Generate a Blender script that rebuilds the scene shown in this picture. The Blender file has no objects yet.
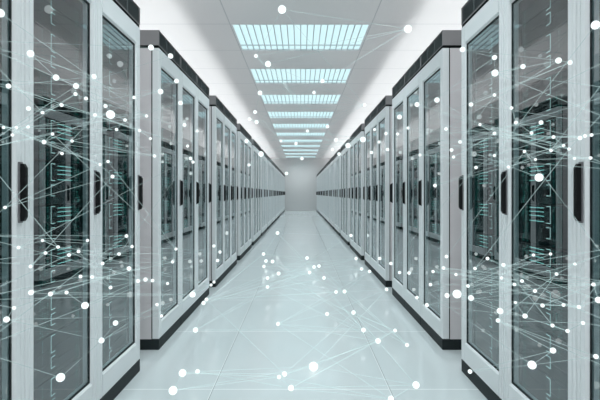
import bpy, bmesh, math, random
from mathutils import Vector, Matrix
R = random.Random(7)
S = bpy.context.scene
COL = S.collection

# ------------------------------------------------------------------ camera
F = 480.0                       # focal length in pixels of the 600 px wide frame
CX, CY = 300.7, 193.3           # where the aisle vanishes
CAMH = 1.07
cd = bpy.data.cameras.new('camera'); cam = bpy.data.objects.new('camera', cd); COL.objects.link(cam)
cam.location = (0, 0, CAMH); cam.rotation_euler = (math.pi/2, 0, 0)
cd.sensor_width = 36; cd.lens = F/600*36
cd.shift_x = -(CX-300)/600; cd.shift_y = -(200-CY)/600
cd.clip_start = 0.02; cd.clip_end = 200
S.camera = cam
vs = S.view_settings
S.display_settings.display_device = 'sRGB'
vs.view_transform = 'Standard'; vs.look = 'None'; vs.gamma = 1; vs.use_curve_mapping = False
vs.exposure = 0.24

# ------------------------------------------------------------------ dimensions (m)
W = 0.968                       # half the aisle
BAY = 0.604                     # one cabinet
GAP = 0.381                     # between two blocks of three
PITCH = 3*BAY+GAP
Y0 = 1.083                      # start of the first block
NB = 13
DEPTH = 1.0
KICK, BODYTOP, CAPTOP = 0.073, 2.062, 2.185
CEIL = CAMH+2.165
YB, YF = -1.6, Y0+12*PITCH+3*BAY+0.35   # room back edge and far wall
SIDE = 2.62

# ------------------------------------------------------------------ materials
def mat(name, col, rough=.5, metal=0, spec=.5, em=None, ems=0):
    m = bpy.data.materials.new(name); m.use_nodes = True
    b = m.node_tree.nodes['Principled BSDF']
    b.inputs['Base Color'].default_value = (*col, 1)
    b.inputs['Roughness'].default_value = rough
    b.inputs['Metallic'].default_value = metal
    b.inputs['Specular IOR Level'].default_value = spec
    if em:
        b.inputs['Emission Color'].default_value = (*em, 1)
        b.inputs['Emission Strength'].default_value = ems
    return m

class NG:
    def __init__(s, m): s.t = m.node_tree; s.n = s.t.nodes; s.l = s.t.links
    def new(s, ty, **k):
        n = s.n.new(ty)
        for a, v in k.items(): setattr(n, a, v)
        return n
    def math(s, op, a, b=None, c=None):
        n = s.n.new('ShaderNodeMath'); n.operation = op
        for i, v in enumerate((a, b, c)):
            if v is None: continue
            if isinstance(v, (int, float)): n.inputs[i].default_value = v
            else: s.l.new(v, n.inputs[i])
        return n.outputs[0]
    def periodic(s, v, phase, period, half):
        # 1 within `half` of phase + k*period
        a = s.math('SUBTRACT', v, phase - period/2)
        a = s.math('FLOORED_MODULO', a, period)
        a = s.math('SUBTRACT', a, period/2)
        a = s.math('ABSOLUTE', a)
        return s.math('LESS_THAN', a, half)

def noisy(m, scale, amount, bump=0.0, stretch=(1,1,1)):
    """gentle procedural variation of the base colour (surface grain)"""
    g = NG(m); b = g.n['Principled BSDF']
    tc = g.new('ShaderNodeTexCoord'); mp = g.new('ShaderNodeMapping'); mp.inputs['Scale'].default_value = stretch
    g.l.new(tc.outputs['Object'], mp.inputs['Vector'])
    nz = g.new('ShaderNodeTexNoise'); nz.inputs['Scale'].default_value = scale; nz.inputs['Detail'].default_value = 3
    g.l.new(mp.outputs[0], nz.inputs['Vector'])
    col = b.inputs['Base Color'].default_value[:]
    mx = g.new('ShaderNodeMix', data_type='RGBA')
    mx.inputs[6].default_value = tuple(c*(1-amount) for c in col[:3])+(1,)
    mx.inputs[7].default_value = tuple(min(1, c*(1+amount)) for c in col[:3])+(1,)
    g.l.new(nz.outputs['Fac'], mx.inputs[0]); g.l.new(mx.outputs[2], b.inputs['Base Color'])
    if bump:
        bp = g.new('ShaderNodeBump'); bp.inputs['Strength'].default_value = bump; bp.inputs['Distance'].default_value = .002
        g.l.new(nz.outputs['Fac'], bp.inputs['Height']); g.l.new(bp.outputs[0], b.inputs['Normal'])
    return m

M = {}
M['white'] = noisy(mat('white_powder_coat', (.79,.82,.83), .33), 6, .008)
M['side'] = noisy(mat('side_panel_grey', (.70,.67,.68), .5), 9, .05, stretch=(1,1,.15))
M['plinth'] = noisy(mat('dark_plinth', (.012,.019,.021), .6, spec=.3), 30, .2)
M['black'] = noisy(mat('black_plastic', (.005,.006,.007), .45, spec=.25), 30, .2)
M['gasket'] = mat('black_gasket', (.004,.005,.006), .8, spec=.1)
M['housing'] = noisy(mat('grey_housing', (.25,.24,.245), .5), 12, .05)
M['slat'] = mat('vent_slat', (.11,.13,.135), .5, spec=.3)
M['rail'] = mat('inner_rail', (.055,.055,.06), .5)
M['server'] = noisy(mat('server_face', (.005,.010,.011), .5, spec=.25), 25, .3)
M['liner'] = mat('cabinet_liner', (.03,.033,.035), .7)
M['handleplate'] = mat('handle_plate', (.16,.16,.17), .4)
M['wall'] = noisy(mat('wall_paint', (.74,.73,.73), .6), 3, .015)

def emit(name, col, s):
    m = bpy.data.materials.new(name); m.use_nodes = True
    n = m.node_tree.nodes; n.remove(n['Principled BSDF'])
    e = n.new('ShaderNodeEmission'); e.inputs[0].default_value = (*col, 1); e.inputs[1].default_value = s
    m.node_tree.links.new(e.outputs[0], n['Material Output'].inputs[0])
    return m
M['trace'] = emit('cyan_trace', (.62,.90,.87), 1.15)
M['bar'] = emit('cyan_bar', (.30,.74,.69), 1.1)
M['dot'] = emit('teal_indicator', (.04,.34,.29), 1.0)
M['lamp'] = emit('lamp_diffuser', (.60,.83,.87), 1.0)
M['node'] = emit('light_node', (.95,1.05,1.05), 1.1)

# glass: mirror reflection by Fresnel over a tinted see-through pane
def glass():
    m = bpy.data.materials.new('tinted_glass'); m.use_nodes = True
    g = NG(m); g.n.remove(g.n['Principled BSDF'])
    tr = g.new('ShaderNodeBsdfTransparent'); tr.inputs[0].default_value = (.72,.80,.81,1)
    gl = g.new('ShaderNodeBsdfGlossy'); gl.inputs['Color'].default_value = (.95,.97,.98,1); gl.inputs['Roughness'].default_value = .012
    fr = g.new('ShaderNodeFresnel'); fr.inputs['IOR'].default_value = 1.64
    geo = g.new('ShaderNodeNewGeometry')
    R2 = g.math('DIVIDE', g.math('MULTIPLY', fr.outputs[0], 2.0), g.math('ADD', fr.outputs[0], 1.0))   # both faces of the pane
    fac = g.math('MULTIPLY', R2, g.math('SUBTRACT', 1.0, geo.outputs['Backfacing']))
    mx = g.new('ShaderNodeMixShader')
    g.l.new(fac, mx.inputs[0]); g.l.new(tr.outputs[0], mx.inputs[1]); g.l.new(gl.outputs[0], mx.inputs[2])
    g.l.new(mx.outputs[0], g.n['Material Output'].inputs[0])
    return m
M['glass'] = glass()

def filament():
    m = bpy.data.materials.new('light_filament'); m.use_nodes = True
    g = NG(m); g.n.remove(g.n['Principled BSDF'])
    tr = g.new('ShaderNodeBsdfTransparent')
    em = g.new('ShaderNodeEmission'); em.inputs[0].default_value = (.70,.95,.95,1); em.inputs[1].default_value = .9
    mx = g.new('ShaderNodeMixShader'); mx.inputs[0].default_value = .27
    g.l.new(tr.outputs[0], mx.inputs[1]); g.l.new(em.outputs[0], mx.inputs[2])
    g.l.new(mx.outputs[0], g.n['Material Output'].inputs[0])
    return m
M['filament'] = filament()

LY0, LLEN = 6.14, 1.125         # near edge and length of the first visible ceiling light
LHALF = 0.893

def ceiling_mat():
    m = mat('ceiling_panels', (.83,.82,.82), .55)
    g = NG(m); b = g.n['Principled BSDF']
    tc = g.new('ShaderNodeTexCoord'); sx = g.new('ShaderNodeSeparateXYZ'); g.l.new(tc.outputs['Object'], sx.inputs[0])
    X, Y = sx.outputs[0], sx.outputs[1]
    a = g.periodic(Y, LY0, PITCH, .007); c = g.periodic(Y, LY0+LLEN, PITCH, .007)
    ax = g.math('LESS_THAN', g.math('ABSOLUTE', g.math('SUBTRACT', g.math('ABSOLUTE', X), LHALF+.012)), .007)
    s = g.math('MAXIMUM', g.math('MAXIMUM', a, c), ax)
    mx = g.new('ShaderNodeMix', data_type='RGBA')
    mx.inputs[6].default_value = (.83,.82,.82,1); mx.inputs[7].default_value = (.60,.61,.62,1)
    g.l.new(s, mx.inputs[0]); g.l.new(mx.outputs[2], b.inputs['Base Color'])
    return m
M['ceiling'] = ceiling_mat()

def floor_mat():
    m = mat('floor_tiles', (.62,.66,.67), .11, spec=.8)
    g = NG(m); b = g.n['Principled BSDF']
    tc = g.new('ShaderNodeTexCoord'); sx = g.new('ShaderNodeSeparateXYZ'); g.l.new(tc.outputs['Object'], sx.inputs[0])
    X, Y = sx.outputs[0], sx.outputs[1]
    ly = g.periodic(Y, 2.62, PITCH/2, .006); lx = g.periodic(X, .483, .966, .0028)
    dx = g.periodic(X, .4875, .966, .0018)  # shadow alongside each lengthwise floor line, painted into the colour
    line = g.math('MAXIMUM', ly, lx)
    nz = g.new('ShaderNodeTexNoise'); nz.inputs['Scale'].default_value = 1.3; nz.inputs['Detail'].default_value = 2
    g.l.new(tc.outputs['Object'], nz.inputs['Vector'])
    m0 = g.new('ShaderNodeMix', data_type='RGBA'); m0.inputs[6].default_value = (.64,.70,.71,1); m0.inputs[7].default_value = (.70,.75,.76,1)
    g.l.new(nz.outputs['Fac'], m0.inputs[0])
    m1 = g.new('ShaderNodeMix', data_type='RGBA'); m1.inputs[7].default_value = (.86,.90,.90,1)
    g.l.new(line, m1.inputs[0]); g.l.new(m0.outputs[2], m1.inputs[6])
    m2 = g.new('ShaderNodeMix', data_type='RGBA'); m2.inputs[7].default_value = (.32,.36,.37,1)
    g.l.new(dx, m2.inputs[0]); g.l.new(m1.outputs[2], m2.inputs[6]); g.l.new(m2.outputs[2], b.inputs['Base Color'])
    return m
M['floor'] = floor_mat()

# ------------------------------------------------------------------ mesh helpers
def add_box(bm, x0, x1, y0, y1, z0, z1):
    vs_ = [bm.verts.new((x, y, z)) for x in (x0, x1) for y in (y0, y1) for z in (z0, z1)]
    for f in ((0,1,3,2),(4,6,7,5),(0,4,5,1),(2,3,7,6),(0,2,6,4),(1,5,7,3)):
        bm.faces.new([vs_[i] for i in f])

def add_prism(bm, pts, axis, a, b):
    """outline pts in the two other axes, extruded along `axis` from a to b"""
    def P(p, t):
        c = list(p); c.insert(axis, t); return c
    lo = [bm.verts.new(P(p, a)) for p in pts]; hi = [bm.verts.new(P(p, b)) for p in pts]
    bm.faces.new(lo); bm.faces.new(hi[::-1]); n = len(pts)
    for i in range(n): bm.faces.new([lo[i], lo[(i+1) % n], hi[(i+1) % n], hi[i]])

def mesh(name, bm, m, bevel=0):
    if bevel:
        bmesh.ops.recalc_face_normals(bm, faces=bm.faces)
        bmesh.ops.bevel(bm, geom=[e for e in bm.edges if len(e.link_faces) == 2 and e.calc_face_angle(0) > .7],
                        offset=bevel, segments=2, profile=.6, affect='EDGES', clamp_overlap=True)
    bmesh.ops.recalc_face_normals(bm, faces=bm.faces)
    me = bpy.data.meshes.new(name); bm.to_mesh(me); bm.free(); me.materials.append(m)
    return me

def obj(name, me, parent=None):
    o = bpy.data.objects.new(name, me); COL.objects.link(o)
    if parent: o.parent = parent
    return o

def empty(name, loc):
    o = bpy.data.objects.new(name, None); COL.objects.link(o); o.location = loc
    o.empty_display_size = .1
    return o

def tag(o, label, cat, group=None):
    o['label'] = label; o['category'] = cat
    if group: o['group'] = group

def copy_tree(o, parent=None):
    c = o.copy(); COL.objects.link(c); c.parent = parent
    for ch in o.children: copy_tree(ch, c)
    return c

def struct(name, me):
    o = obj(name, me); o['kind'] = 'structure'; return o

# ------------------------------------------------------------------ the room
bm = bmesh.new(); add_box(bm, -SIDE, SIDE, YB, YF, -.1, 0); struct('floor', mesh('floor', bm, M['floor']))
lights_y = [LY0+PITCH*k for k in range(-2, 11)]
bm = bmesh.new()
add_box(bm, -SIDE, -LHALF, YB, YF, CEIL, CEIL+.12); add_box(bm, LHALF, SIDE, YB, YF, CEIL, CEIL+.12)
prev = YB
for y in lights_y:
    add_box(bm, -LHALF, LHALF, prev, y, CEIL, CEIL+.12); prev = y+LLEN
    add_box(bm, -LHALF, LHALF, y, y+LLEN, CEIL+.06, CEIL+.12)
add_box(bm, -LHALF, LHALF, prev, YF, CEIL, CEIL+.12)
struct('ceiling', mesh('ceiling', bm, M['ceiling']))
bm = bmesh.new(); add_box(bm, -SIDE-.1, SIDE+.1, YF, YF+.1, -.1, CEIL+.12); struct('wall_far', mesh('wall_far', bm, M['wall']))
bm = bmesh.new(); add_box(bm, -SIDE-.1, -SIDE, YB, YF, -.1, CEIL+.12); struct('wall_left', mesh('wall_left', bm, M['wall']))
bm = bmesh.new(); add_box(bm, SIDE, SIDE+.1, YB, YF, -.1, CEIL+.12); struct('wall_right', mesh('wall_right', bm, M['wall']))

# ------------------------------------------------------------------ cabinets
def rack_meshes(s):
    """meshes of one cabinet; local X = s*d (d = distance behind the front face), Y = along the aisle, Z up"""
    def box(bm, d0, d1, u0, u1, z0, z1): add_box(bm, s*d0, s*d1, u0, u1, z0, z1)
    e = .0024                                # hairline joint to the neighbour
    r = {}
    bm = bmesh.new(); box(bm, .0, DEPTH, e, BAY-e, 0, KICK); r['plinth'] = mesh('plinth', bm, M['plinth'], .003)
    # carcass: two sides, back, top, bottom
    bm = bmesh.new()
    d0 = .053
    box(bm, d0, DEPTH, e, .018, KICK, BODYTOP); box(bm, d0, DEPTH, BAY-.018, BAY-e, KICK, BODYTOP)
    box(bm, DEPTH-.015, DEPTH, .018, BAY-.018, KICK, BODYTOP)
    box(bm, d0, DEPTH-.015, .018, BAY-.018, BODYTOP-.02, BODYTOP); box(bm, d0, DEPTH-.015, .018, BAY-.018, KICK, KICK+.02)
    r['body'] = mesh('body', bm, M['side'])
    bm = bmesh.new()                          # dark lining behind the equipment
    box(bm, DEPTH-.03, DEPTH-.016, .02, BAY-.02, KICK+.022, BODYTOP-.022)
    box(bm, .06, DEPTH-.03, .0185, .021, KICK+.022, BODYTOP-.022); box(bm, .06, DEPTH-.03, BAY-.021, BAY-.0185, KICK+.022, BODYTOP-.022)
    r['lining'] = mesh('lining', bm, M['liner'])
    for nm, u in (('rail_near', .026), ('rail_far', BAY-.026-.034)):
        bm = bmesh.new(); box(bm, .056, .085, u, u+.034, KICK+.022, BODYTOP-.022)
        r[nm] = mesh('mounting_rail', bm, M['rail'], .003)
    # gasket ring between carcass and door
    bm = bmesh.new()
    g0, g1 = .0455, .0528
    box(bm, g0, g1, .006, .03, KICK+.004, BODYTOP-.004); box(bm, g0, g1, BAY-.03, BAY-.006, KICK+.004, BODYTOP-.004)
    box(bm, g0, g1, .03, BAY-.03, KICK+.004, KICK+.03); box(bm, g0, g1, .03, BAY-.03, BODYTOP-.03, BODYTOP-.004)
    r['gasket'] = mesh('gasket', bm, M['gasket'])
    # door frame: bevelled stiles with a shallow stepped profile
    ST = .060; P0, P1 = .188, 1.952
    Z0, Z1 = KICK+.003, BODYTOP
    bm = bmesh.new()
    def stile(u0, u1, inner_hi):
        # outline in (X, Y): flat face with one narrow groove and a chamfer to the pane
        w = u1-u0; q = 1 if inner_hi else -1
        a, b = (u0, u1) if inner_hi else (u1, u0)
        pts = [(s*.045, a), (s*.003, a), (s*0, a+q*.003), (s*0, a+q*.020), (s*.004, a+q*.0215), (s*.004, a+q*.0245), (s*0, a+q*.026),
               (s*0, b-q*.008), (s*.010, b), (s*.045, b)]
        add_prism(bm, pts, 2, Z0, Z1)
    stile(e, ST, True); stile(BAY-ST, BAY-e, False)
    for z0, z1, up in ((Z0, P0, True), (P1, Z1, False)):
        if up: pts = [(s*.045, z0), (s*.0, z0), (s*.0, z1-.008), (s*.010, z1), (s*.045, z1)]
        else: pts = [(s*.045, z1), (s*.0, z1), (s*.0, z0+.008), (s*.010, z0), (s*.045, z0)]
        add_prism(bm, pts, 1, ST, BAY-ST)
    r['door'] = mesh('door', bm, M['white'])
    bm = bmesh.new(); box(bm, .016, .022, ST, BAY-ST, P0, P1); r['glass'] = mesh('glass_pane', bm, M['glass'])
    bm = bmesh.new()
    t = .009
    for (a, b, c, d) in ((ST, ST+t, P0, P1), (BAY-ST-t, BAY-ST, P0, P1), (ST+t, BAY-ST-t, P0, P0+t), (ST+t, BAY-ST-t, P1-t, P1)):
        box(bm, .012, .0155, a, b, c, d)
    r['seal'] = mesh('pane_seal', bm, M['plinth'])
    # handle
    uc = BAY-.034; zc = CAMH+.003; h = .105
    bm = bmesh.new(); box(bm, -.006, .0, uc-.011, uc+.011, zc-h, zc+h); r['handle'] = mesh('handle', bm, M['handleplate'], .002)
    bm = bmesh.new()
    add_prism(bm, [(-s*.006, zc-h+.006), (-s*.017, zc-h+.006), (-s*.025, zc-h+.020), (-s*.025, zc+h-.020), (-s*.017, zc+h-.006), (-s*.006, zc+h-.006)],
              1, uc-.008, uc+.008)
    r['grip'] = mesh('grip', bm, M['black'], .002)
    # ventilation cap
    bm = bmesh.new(); box(bm, .004, DEPTH-.01, e+.002, BAY-e-.002, BODYTOP, BODYTOP+.020); r['spacer_strip'] = mesh('spacer', bm, M['gasket'])  # black spacer strip between cabinet body and vent housing
    zc0, zc1 = BODYTOP+.020, CAPTOP
    bm = bmesh.new()
    box(bm, 0, DEPTH, e, .010, zc0, zc1); box(bm, 0, DEPTH, BAY-.010, BAY-e, zc0, zc1)
    box(bm, 0, DEPTH, .010, BAY-.010, zc1-.003, zc1); box(bm, 0, DEPTH, .010, BAY-.010, zc0, zc0+.005)
    box(bm, DEPTH-.01, DEPTH, .010, BAY-.010, zc0+.005, zc1-.005)
    r['housing'] = mesh('vent_housing', bm, M['housing'])
    bm = bmesh.new()
    box(bm, .018, .022, .010, BAY-.010, zc0+.005, zc1-.005)
    r['grille_back'] = mesh('grille', bm, M['gasket'])
    bm = bmesh.new()
    n = 10
    for i in range(n):
        z = zc0+.010+(zc1-zc0-.020)*(i+.5)/n
        add_prism(bm, [(s*.003, z-.0010), (s*.016, z+.0015), (s*.016, z+.0024), (s*.003, z+.0006)], 1, .010, BAY-.010)
    for u in (.205, .40):
        box(bm, .002, .016, u-.004, u+.004, zc0+.005, zc1-.005)
    r['slats'] = mesh('grille_slats', bm, M['slat'])
    # server unit
    UH = .178
    r['UH'] = UH
    bm = bmesh.new()
    box(bm, .062, .75, .062, BAY-.062, .003, UH-.003)
    for z in (.060, .118): box(bm, .0605, .062, .066, BAY-.066, z, z+.0015)
    r['server'] = mesh('server_unit', bm, M['server'])
    def q(bm, u0, u1, z0, z1, d=.0602): box(bm, d-.0004, d, u0, u1, z0, z1)
    ln = .0027
    bm = bmesh.new(); U = .289
    for z0, z1 in ((.100, .172), (.036, .084)):
        q(bm, U, U+ln, z0, z1); q(bm, U+ln, U+.034, z0, z0+.0026); q(bm, U+ln, U+.034, z1-.0026, z1)
    r['trace'] = mesh('light_trace', bm, M['trace'])
    bm = bmesh.new()
    for z in (.104, .127, .145, .162): q(bm, .342, .470, z, z+.0032)
    r['bars'] = mesh('light_bars', bm, M['bar'])
    rr = random.Random(3)
    def dots(seed, cols):
        rr = random.Random(seed); bm = bmesh.new()
        for u in cols:
            for k in range(19):
                if rr.random() < .62:
                    z = .010+k*.0087; ww = rr.choice((.0022, .0030, .0055)); q(bm, u, u+ww, z, z+.0032)
        return mesh('indicator_dots', bm, M['dot'])
    r['dots'] = dots(4, (.086, .102, .125, .205, .222, .24, .262, .488, .498, .508, .519, .529))
    r['dots_few'] = dots(9, (.102, .222, .508, .519))
    return r

def make_cabinet(s, detailed):
    r = rack_cache[s]
    t = empty('server_cabinet', (0, 0, 0))
    obj('plinth', r['plinth'], t); obj('body', r['body'], t)
    obj('lining', r['lining'], t)
    obj('gasket', r['gasket'], t)
    d = obj('door', r['door'], t)
    obj('glass_pane', r['glass'], d); hd = obj('handle', r['handle'], d)
    obj('spacer', r['spacer_strip'], t)
    v = obj('vent_housing', r['housing'], t); obj('grille', r['grille_back'], v)
    obj('slats', r['slats'], v)
    obj('grip', r['grip'], d)
    if detailed:
        obj('pane_seal', r['seal'], d)
        obj('mounting_rail', r['rail_near'], t); obj('mounting_rail', r['rail_far'], t)
    for k in range(10):
        sv = obj('server_unit', r['server'], t); sv.location = (0, 0, .132+k*r['UH'])
        if detailed:
            obj('light_trace', r['trace'], sv)
            mid = 3 <= k <= 6
            if mid: obj('light_bars', r['bars'], sv)
            obj('indicator_dots', r['dots'] if 2 <= k <= 7 else r['dots_few'], sv)['kind'] = 'stuff'
        elif k in (3, 4, 5, 6): obj('light_bars', r['bars'], sv)
    return t

rack_cache = {-1: rack_meshes(-1), 1: rack_meshes(1)}
ORD = ['nearest', 'second', 'third', 'fourth', 'fifth', 'sixth', 'seventh', 'eighth', 'ninth', 'tenth', 'eleventh', 'twelfth', 'farthest']
for s in (-1, 1):
    side = 'left' if s < 0 else 'right'
    protos = {}
    for b in range(NB):
        for j in range(3):
            det = b < 5
            if det not in protos: t = protos[det] = make_cabinet(s, det)
            else: t = copy_tree(protos[det])
            t.location = (s*W, Y0+b*PITCH+j*BAY, 0)
            pos = ['near cabinet', 'middle cabinet', 'far cabinet'][j]
            blk = ORD[b]+' block' if b in (0, 12) else ORD[b]+' block from the front'
            if b == 0:
                lab = ['glass-door server cabinet cut off by the %s edge of the picture' % side,
                       'large glass-door server cabinet nearest the camera, second in the %s row' % side,
                       'glass-door server cabinet closing the nearest block of the %s row, before the gap' % side][j]
            elif b == NB-1 and j == 2:
                lab = 'last white server cabinet of the %s row, against the far wall' % side
            elif b == 1 and j == 0:
                lab = 'glass-door server cabinet showing its grey side panel at the first gap on the %s' % side
            else:
                lab = 'white glass-door server cabinet, %s in the %s, %s row' % (pos, blk, side)
            tag(t, lab, 'server cabinet', 'server cabinets in the %s row' % side)

# ------------------------------------------------------------------ ceiling lights
def light_meshes():
    L = LLEN; r = {}
    bm = bmesh.new(); f = .016
    for (a, b, c, d) in ((-LHALF, -LHALF+f, 0, L), (LHALF-f, LHALF, 0, L), (-LHALF+f, LHALF-f, 0, f), (-LHALF+f, LHALF-f, L-f, L)):
        add_box(bm, a, b, c, d, -.004, .05)
    r['frame'] = mesh('light_frame', bm, M['white'])
    bm = bmesh.new(); add_box(bm, -LHALF+f, LHALF-f, f, L-f, .016, .03); r['diffuser'] = mesh('diffuser', bm, M['lamp'])
    bm = bmesh.new(); n = 20
    for i in range(1, n):
        x = -LHALF+f+(2*LHALF-2*f)*i/n
        add_box(bm, x-.006, x+.006, f, L-f, .0, .0155)
    add_box(bm, -LHALF+f, LHALF-f, L*.80, L*.80+.010, .004, .0155)
    r['louver'] = mesh('louver', bm, M['louver'])
    return r
M['louver'] = mat('louver_blades', (.55,.62,.66), .4)
lm = light_meshes()
vis = 0
names = ['nearest', 'second nearest', 'third nearest', 'fourth nearest', 'fifth nearest', 'sixth nearest', 'seventh nearest', 'eighth nearest', 'ninth nearest', 'tenth nearest']
first = None
for k, y in enumerate(lights_y):
    if first is None:
        t = empty('ceiling_light', (0, 0, 0)); first = t
        obj('frame', lm['frame'], t); obj('diffuser', lm['diffuser'], t); obj('louver', lm['louver'], t)
    else: t = copy_tree(first)
    t.location = (0, y, CEIL)
    if k < 2: lab = ['wide recessed ceiling light overhead, behind the camera side of the aisle', 'wide recessed ceiling light just above the top of the picture'][k]
    elif k == len(lights_y)-1: lab = 'farthest recessed ceiling light, right before the far wall'
    else: lab = 'wide louvred pale cyan ceiling light, %s of those in the picture' % names[k-2]
    tag(t, lab, 'ceiling light', 'row of recessed ceiling lights')

# ------------------------------------------------------------------ floating webs of light
def at(px, py, k):
    """the point seen at a pixel, at fraction k of the way to the cabinets, floor or ceiling"""
    dx, dz = (px-CX)/F, (CY-py)/F
    z = 12.0
    if abs(dx) > 1e-4: z = min(z, W/abs(dx))
    if dz < 0: z = min(z, CAMH/-dz)
    if dz > 0: z = min(z, (CEIL-CAMH)/dz)
    z *= k
    return Vector((dx*z, z, CAMH+dz*z))

LEFT = [(0,13,4.5),(30.5,53.5,3.6),(8.5,86,2.6),(56,77.5,3.2),(76,86,3),(94,76.5,2.6),(75.5,94,2),(86,98.5,2),(61.5,105,2),(28.5,108.5,2.4),
 (42.5,112.5,1.8),(3.5,127.5,1.6),(16.5,127.5,1.6),(28,127,1.7),(12.5,135,1.7),(52.5,134,1.7),(44,142,2.3),(72,141,1.7),(62,153.5,1.7),
 (95,115,1.9),(105.5,106,2.1),(110.5,114.5,4.6),(134,97.5,1.8),(125,120,1.8),(116.5,129.5,1.7),(146.5,116,1.7),(139.5,130.5,1.6),(100,164.5,1.6),
 (108,161.5,1.7),(112.5,176.5,2),(5,207.5,1.8),(42.5,240.5,1.6),(18.5,247.5,1.9),(45.5,253,1.8),(58,247,1.8),(69,255,1.9),(78.5,251.5,1.8),
 (87.5,240.5,1.7),(30.5,266.5,1.8),(80.5,276.5,1.9),(92,277,1.9),(31,292.5,2.8),(50.5,294,2.5),(66.5,292.5,2),(85,305.5,3.8),(14,308,2),
 (6.5,319.5,3.2),(60.5,377.5,4.6),(101.5,340.5,3),(115.5,323,2.8),(110.5,287.5,1.9),(119,254,1.8),(126.5,236,1.9),(132,246.5,1.7),(102.5,263.5,1.9),
 (129,268.5,2.4),(138,281,2.1),(145.5,279.5,2.2),(151,47.5,3),(170.5,56,2.8),(176.5,81,2.5),(160.5,91.5,2.9),(180.5,103,2.4),(184.5,125,2),
 (197,131,1.5),(187.5,146,1.6),(190.5,158.5,1.8),(193,162,1.7),(150.5,138.5,1.5),(154.5,156,1.7),(176,249,1.6),(172.5,262,1.6),(152.5,280.5,1.8),
 (167.5,283.5,1.6),(157,304.5,1.8),(161.5,316,1.7),(192.5,294.5,3.2),(214,246,1.7),(220,252,1.7),(217.5,260.5,1.8),(214,282,1.6),(211,285,1.6)]
RIGHT = [(399.5,117,2.6),(417,104.5,2.6),(437,100,2.8),(374.5,129.5,1.6),(386,133.5,1.8),(379,142,1.6),(408,128,1.6),(397.5,134,1.6),(446,129,1.9),
 (371.5,152.5,1.7),(387.5,149.5,1.7),(420,155,1.6),(451.5,150,1.9),(435,185.5,1.9),(453.5,157,1.6),(462.5,49.5,2.8),(494.5,57.5,2.6),(495,73,3.6),
 (494.5,95,1.8),(523,66.5,2.6),(558.5,60.5,3.2),(570,62.5,2.4),(595.5,25,4.6),(471,104.5,2.2),(511.5,108,1.8),(516,122.5,2),(531.5,133,1.8),
 (541,122.5,2.3),(553.5,137,1.9),(563.5,145.5,1.6),(569,149,1.6),(480,124.5,1.6),(494.5,133.5,1.9),(494.5,155.5,1.6),(460,142,1.8),(476,167.5,1.8),
 (524.5,151.5,1.7),(535.5,159.5,1.5),(508.5,167,1.7),(551,150.5,1.7),(539,177.5,4.4),(580,138,2.2),(585,136,1.9),(591.5,135,1.9),(590.5,158,1.8),
 (574.5,158.5,1.5),(487.5,258.5,1.9),(503.5,265,2.1),(475,268.5,1.8),(456,274.5,1.7),(501.5,278,1.7),(468,286,1.9),(471,298,3),(500,311,3.3),
 (498,320.5,2.3),(514.5,284.5,1.8),(522,281,1.9),(535,291,2),(515.5,302.5,1.6),(525,316,2.6),(542.5,305.5,2.1),(563.5,305,1.9),(552.5,325.5,2),
 (567.5,331,2.1),(553,350.5,3.1),(532,365,4.5),(579,307,2.1),(583,323,2),(533.5,255,1.6),(550.5,254,1.6),(556.5,274,1.8),(575,264,1.6),(593.5,284.5,2.1),
 (596,356.5,2.6),(598.5,300,3.4),(470,371.5,2.3),(399.5,272.5,1.7),(409,273,1.8),(433,271.5,1.7),(443.5,268,1.9),(446.5,256.5,1.9),(430.5,284.5,1.8),
 (417,297.5,1.8),(427,305,2.1),(447,295.5,2.6),(457,294,4.6),(391,263.5,1.8),(379.5,258.5,1.8)]
FLOOR = [(206.5,299.5,2),(203.5,303,2.2),(195.5,330,2.8),(182.5,373,4),(197.5,371.5,2.4),(173,390.5,4.6),(263.5,254,1.8),(266,261,1.9),(272.5,261.5,2),
 (264,266.5,1.8),(277.5,233,2),(278.5,273.5,2.1),(267.5,278,1.9),(267.5,287,1.9),(278,324,2.1),(279,377,2.2),(284.5,374,2.7),(307,258,1.9),(314,267,1.9),
 (319,266,1.8),(309.5,272.5,1.9),(324,278,1.9),(351,235.5,1.8),(356,258.5,1.8),(361.5,269,1.8),(369.5,271.5,1.8),(386.5,289.5,1.9),(336,292,1.9),
 (344.5,291.5,2.1),(327,314,2.1),(353.5,312.5,2.3),(363.5,330,2.5),(378,341,2.9),(395,330.5,1.9),(407,345,2.1),(313.5,366.5,5),(291,388,3.2),
 (416,385,3.8),(391,399,3.4)]
UPPER = [(282,9.5,4.4),(268,64,3.2),(256,56,2),(260,93,2.5),(255,112,2),(249.5,119,1.7),(256.5,122,2.2),(246.5,141,2.2),(261,154,2.9),(249,165,1.7),
 (286.5,173.5,1.8),(408,29,4.2),(322.5,81,2.2),(314,92.5,1.8),(281,141,1.5),(364.5,105,1.7),(307.5,131,1.6),(327.5,126.5,1.8),(296,143.5,1.8),
 (302,158.5,1.8),(336,140,2.2),(348,145.5,2.8),(332.5,149.5,1.6),(363,139.5,3),(339,154,1.8)]
OFF_L = [(-30,40,2),(-25,78,2),(-30,112,2),(-22,150,2),(-28,235,2),(-20,262,2),(-30,300,2),(-25,350,2)]
OFF_R = [(628,50,2),(625,90,2),(632,128,2),(622,170,2),(630,245,2),(626,285,2),(630,330,2),(625,375,2)]

bm = bmesh.new(); bmesh.ops.create_icosphere(bm, subdivisions=3, radius=1)
node_me = mesh('light_node', bm, M['node'])
for p in node_me.polygons: p.use_smooth = True

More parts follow.
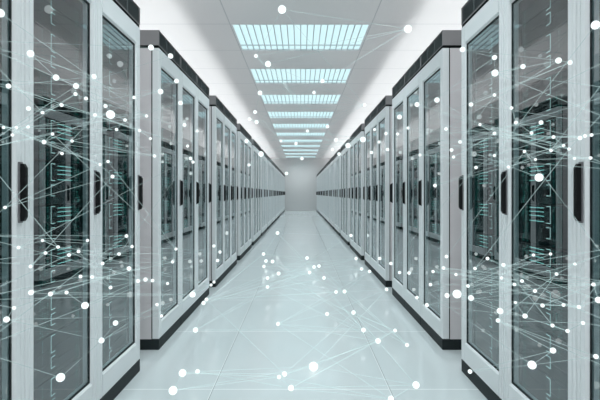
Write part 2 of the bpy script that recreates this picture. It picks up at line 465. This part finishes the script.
def rod(bm, a, b, ra, rb):
    d = (b-a)
    if d.length < 1e-4: return
    d.normalize(); u = d.orthogonal().normalized(); v = d.cross(u)
    A = []; B = []
    for i in range(4):
        t = i*math.pi/2; o = u*math.cos(t)+v*math.sin(t)
        A.append(bm.verts.new(a+o*ra)); B.append(bm.verts.new(b+o*rb))
    for i in range(4): bm.faces.new([A[i], A[(i+1) % 4], B[(i+1) % 4], B[i]])
    bm.faces.new(A[::-1]); bm.faces.new(B)

def web(pts, extra, label, nn, nl, kmin, kmax, longr, fr=.00085):
    allp = pts+extra
    pos = [at(x, y, .975 if (r == 5 and y > 360) else R.uniform(kmin, kmax)) for x, y, r in allp]
    cen = sum(pos, Vector())/len(pos)
    t = empty('light_web', cen); tag(t, label, 'web of light', 'webs of light points hovering in the aisle')
    for (x, y, r), p in zip(allp, pos):
        n = obj('light_node', node_me, t); n.location = p-cen
        n.scale = (r*.92*p.y/F,)*3
    links = set()
    def hz(i, j): return abs(allp[i][1]-allp[j][1])*1.0 <= (.4 if i % 2 else 1.3)*abs(allp[i][0]-allp[j][0])+4
    for i, (x, y, r) in enumerate(allp):
        ds = sorted((math.hypot(x-a, (y-b)*1.6), j) for j, (a, b, c) in enumerate(allp) if j != i)
        for d, j in ds[:nn]: links.add((min(i, j), max(i, j)))
        far = [j for d, j in ds if longr[0] < d < longr[1] and hz(i, j)]
        for j in R.sample(far, min(nl, len(far))): links.add((min(i, j), max(i, j)))
    bm = bmesh.new()
    for i, j in sorted(links): rod(bm, pos[i]-cen, pos[j]-cen, fr, fr)
    f = obj('filaments', mesh('filaments', bm, M['filament']), t); f['kind'] = 'stuff'
web(LEFT, OFF_L, 'web of glowing white dots joined by thin pale lines before the left cabinets', 1, 1, .72, .90, (50, 240))
web(RIGHT, OFF_R, 'web of glowing white dots joined by thin pale lines before the right cabinets', 1, 1, .72, .90, (50, 240))
web(FLOOR, [], 'web of glowing white dots and faint lines hovering low over the pale floor', 1, 2, .80, .93, (40, 190), .0012)
web(UPPER, [], 'web of glowing white dots and faint lines hovering below the ceiling lights', 1, 2, .55, .80, (40, 180), .0014)

# ------------------------------------------------------------------ light
w = bpy.data.worlds.new('world'); S.world = w; w.use_nodes = True
bg = w.node_tree.nodes['Background']; bg.inputs[0].default_value = (.93,.98,1,1); bg.inputs[1].default_value = 1.2
def area(name, loc, rot, sx, sy, power, col, spread=math.pi):
    l = bpy.data.lights.new(name, 'AREA'); l.shape = 'RECTANGLE'; l.size = sx; l.size_y = sy; l.energy = power; l.color = col; l.spread = spread
    o = bpy.data.objects.new(name, l); COL.objects.link(o); o.location = loc; o.rotation_euler = rot
    return o
LENR = YF-0.4
for s in (-1, 1):   # strip lamps of the service aisles behind the two rows, shining up past the cabinet tops
    area('service_aisle_lamp', (s*2.30, .2+LENR/2, 1.58), (math.pi, 0, 0),  .12, LENR, 185, (.95,.99,1))
for y in lights_y:  # the tubes of each louvred ceiling light; the louvre keeps their beam steep
    area('ceiling_tubes', (0, y+LLEN/2, CEIL-.006), (0, 0, 0), 1.70, LLEN-.06, 13, (.88,.975,1), math.radians(105))
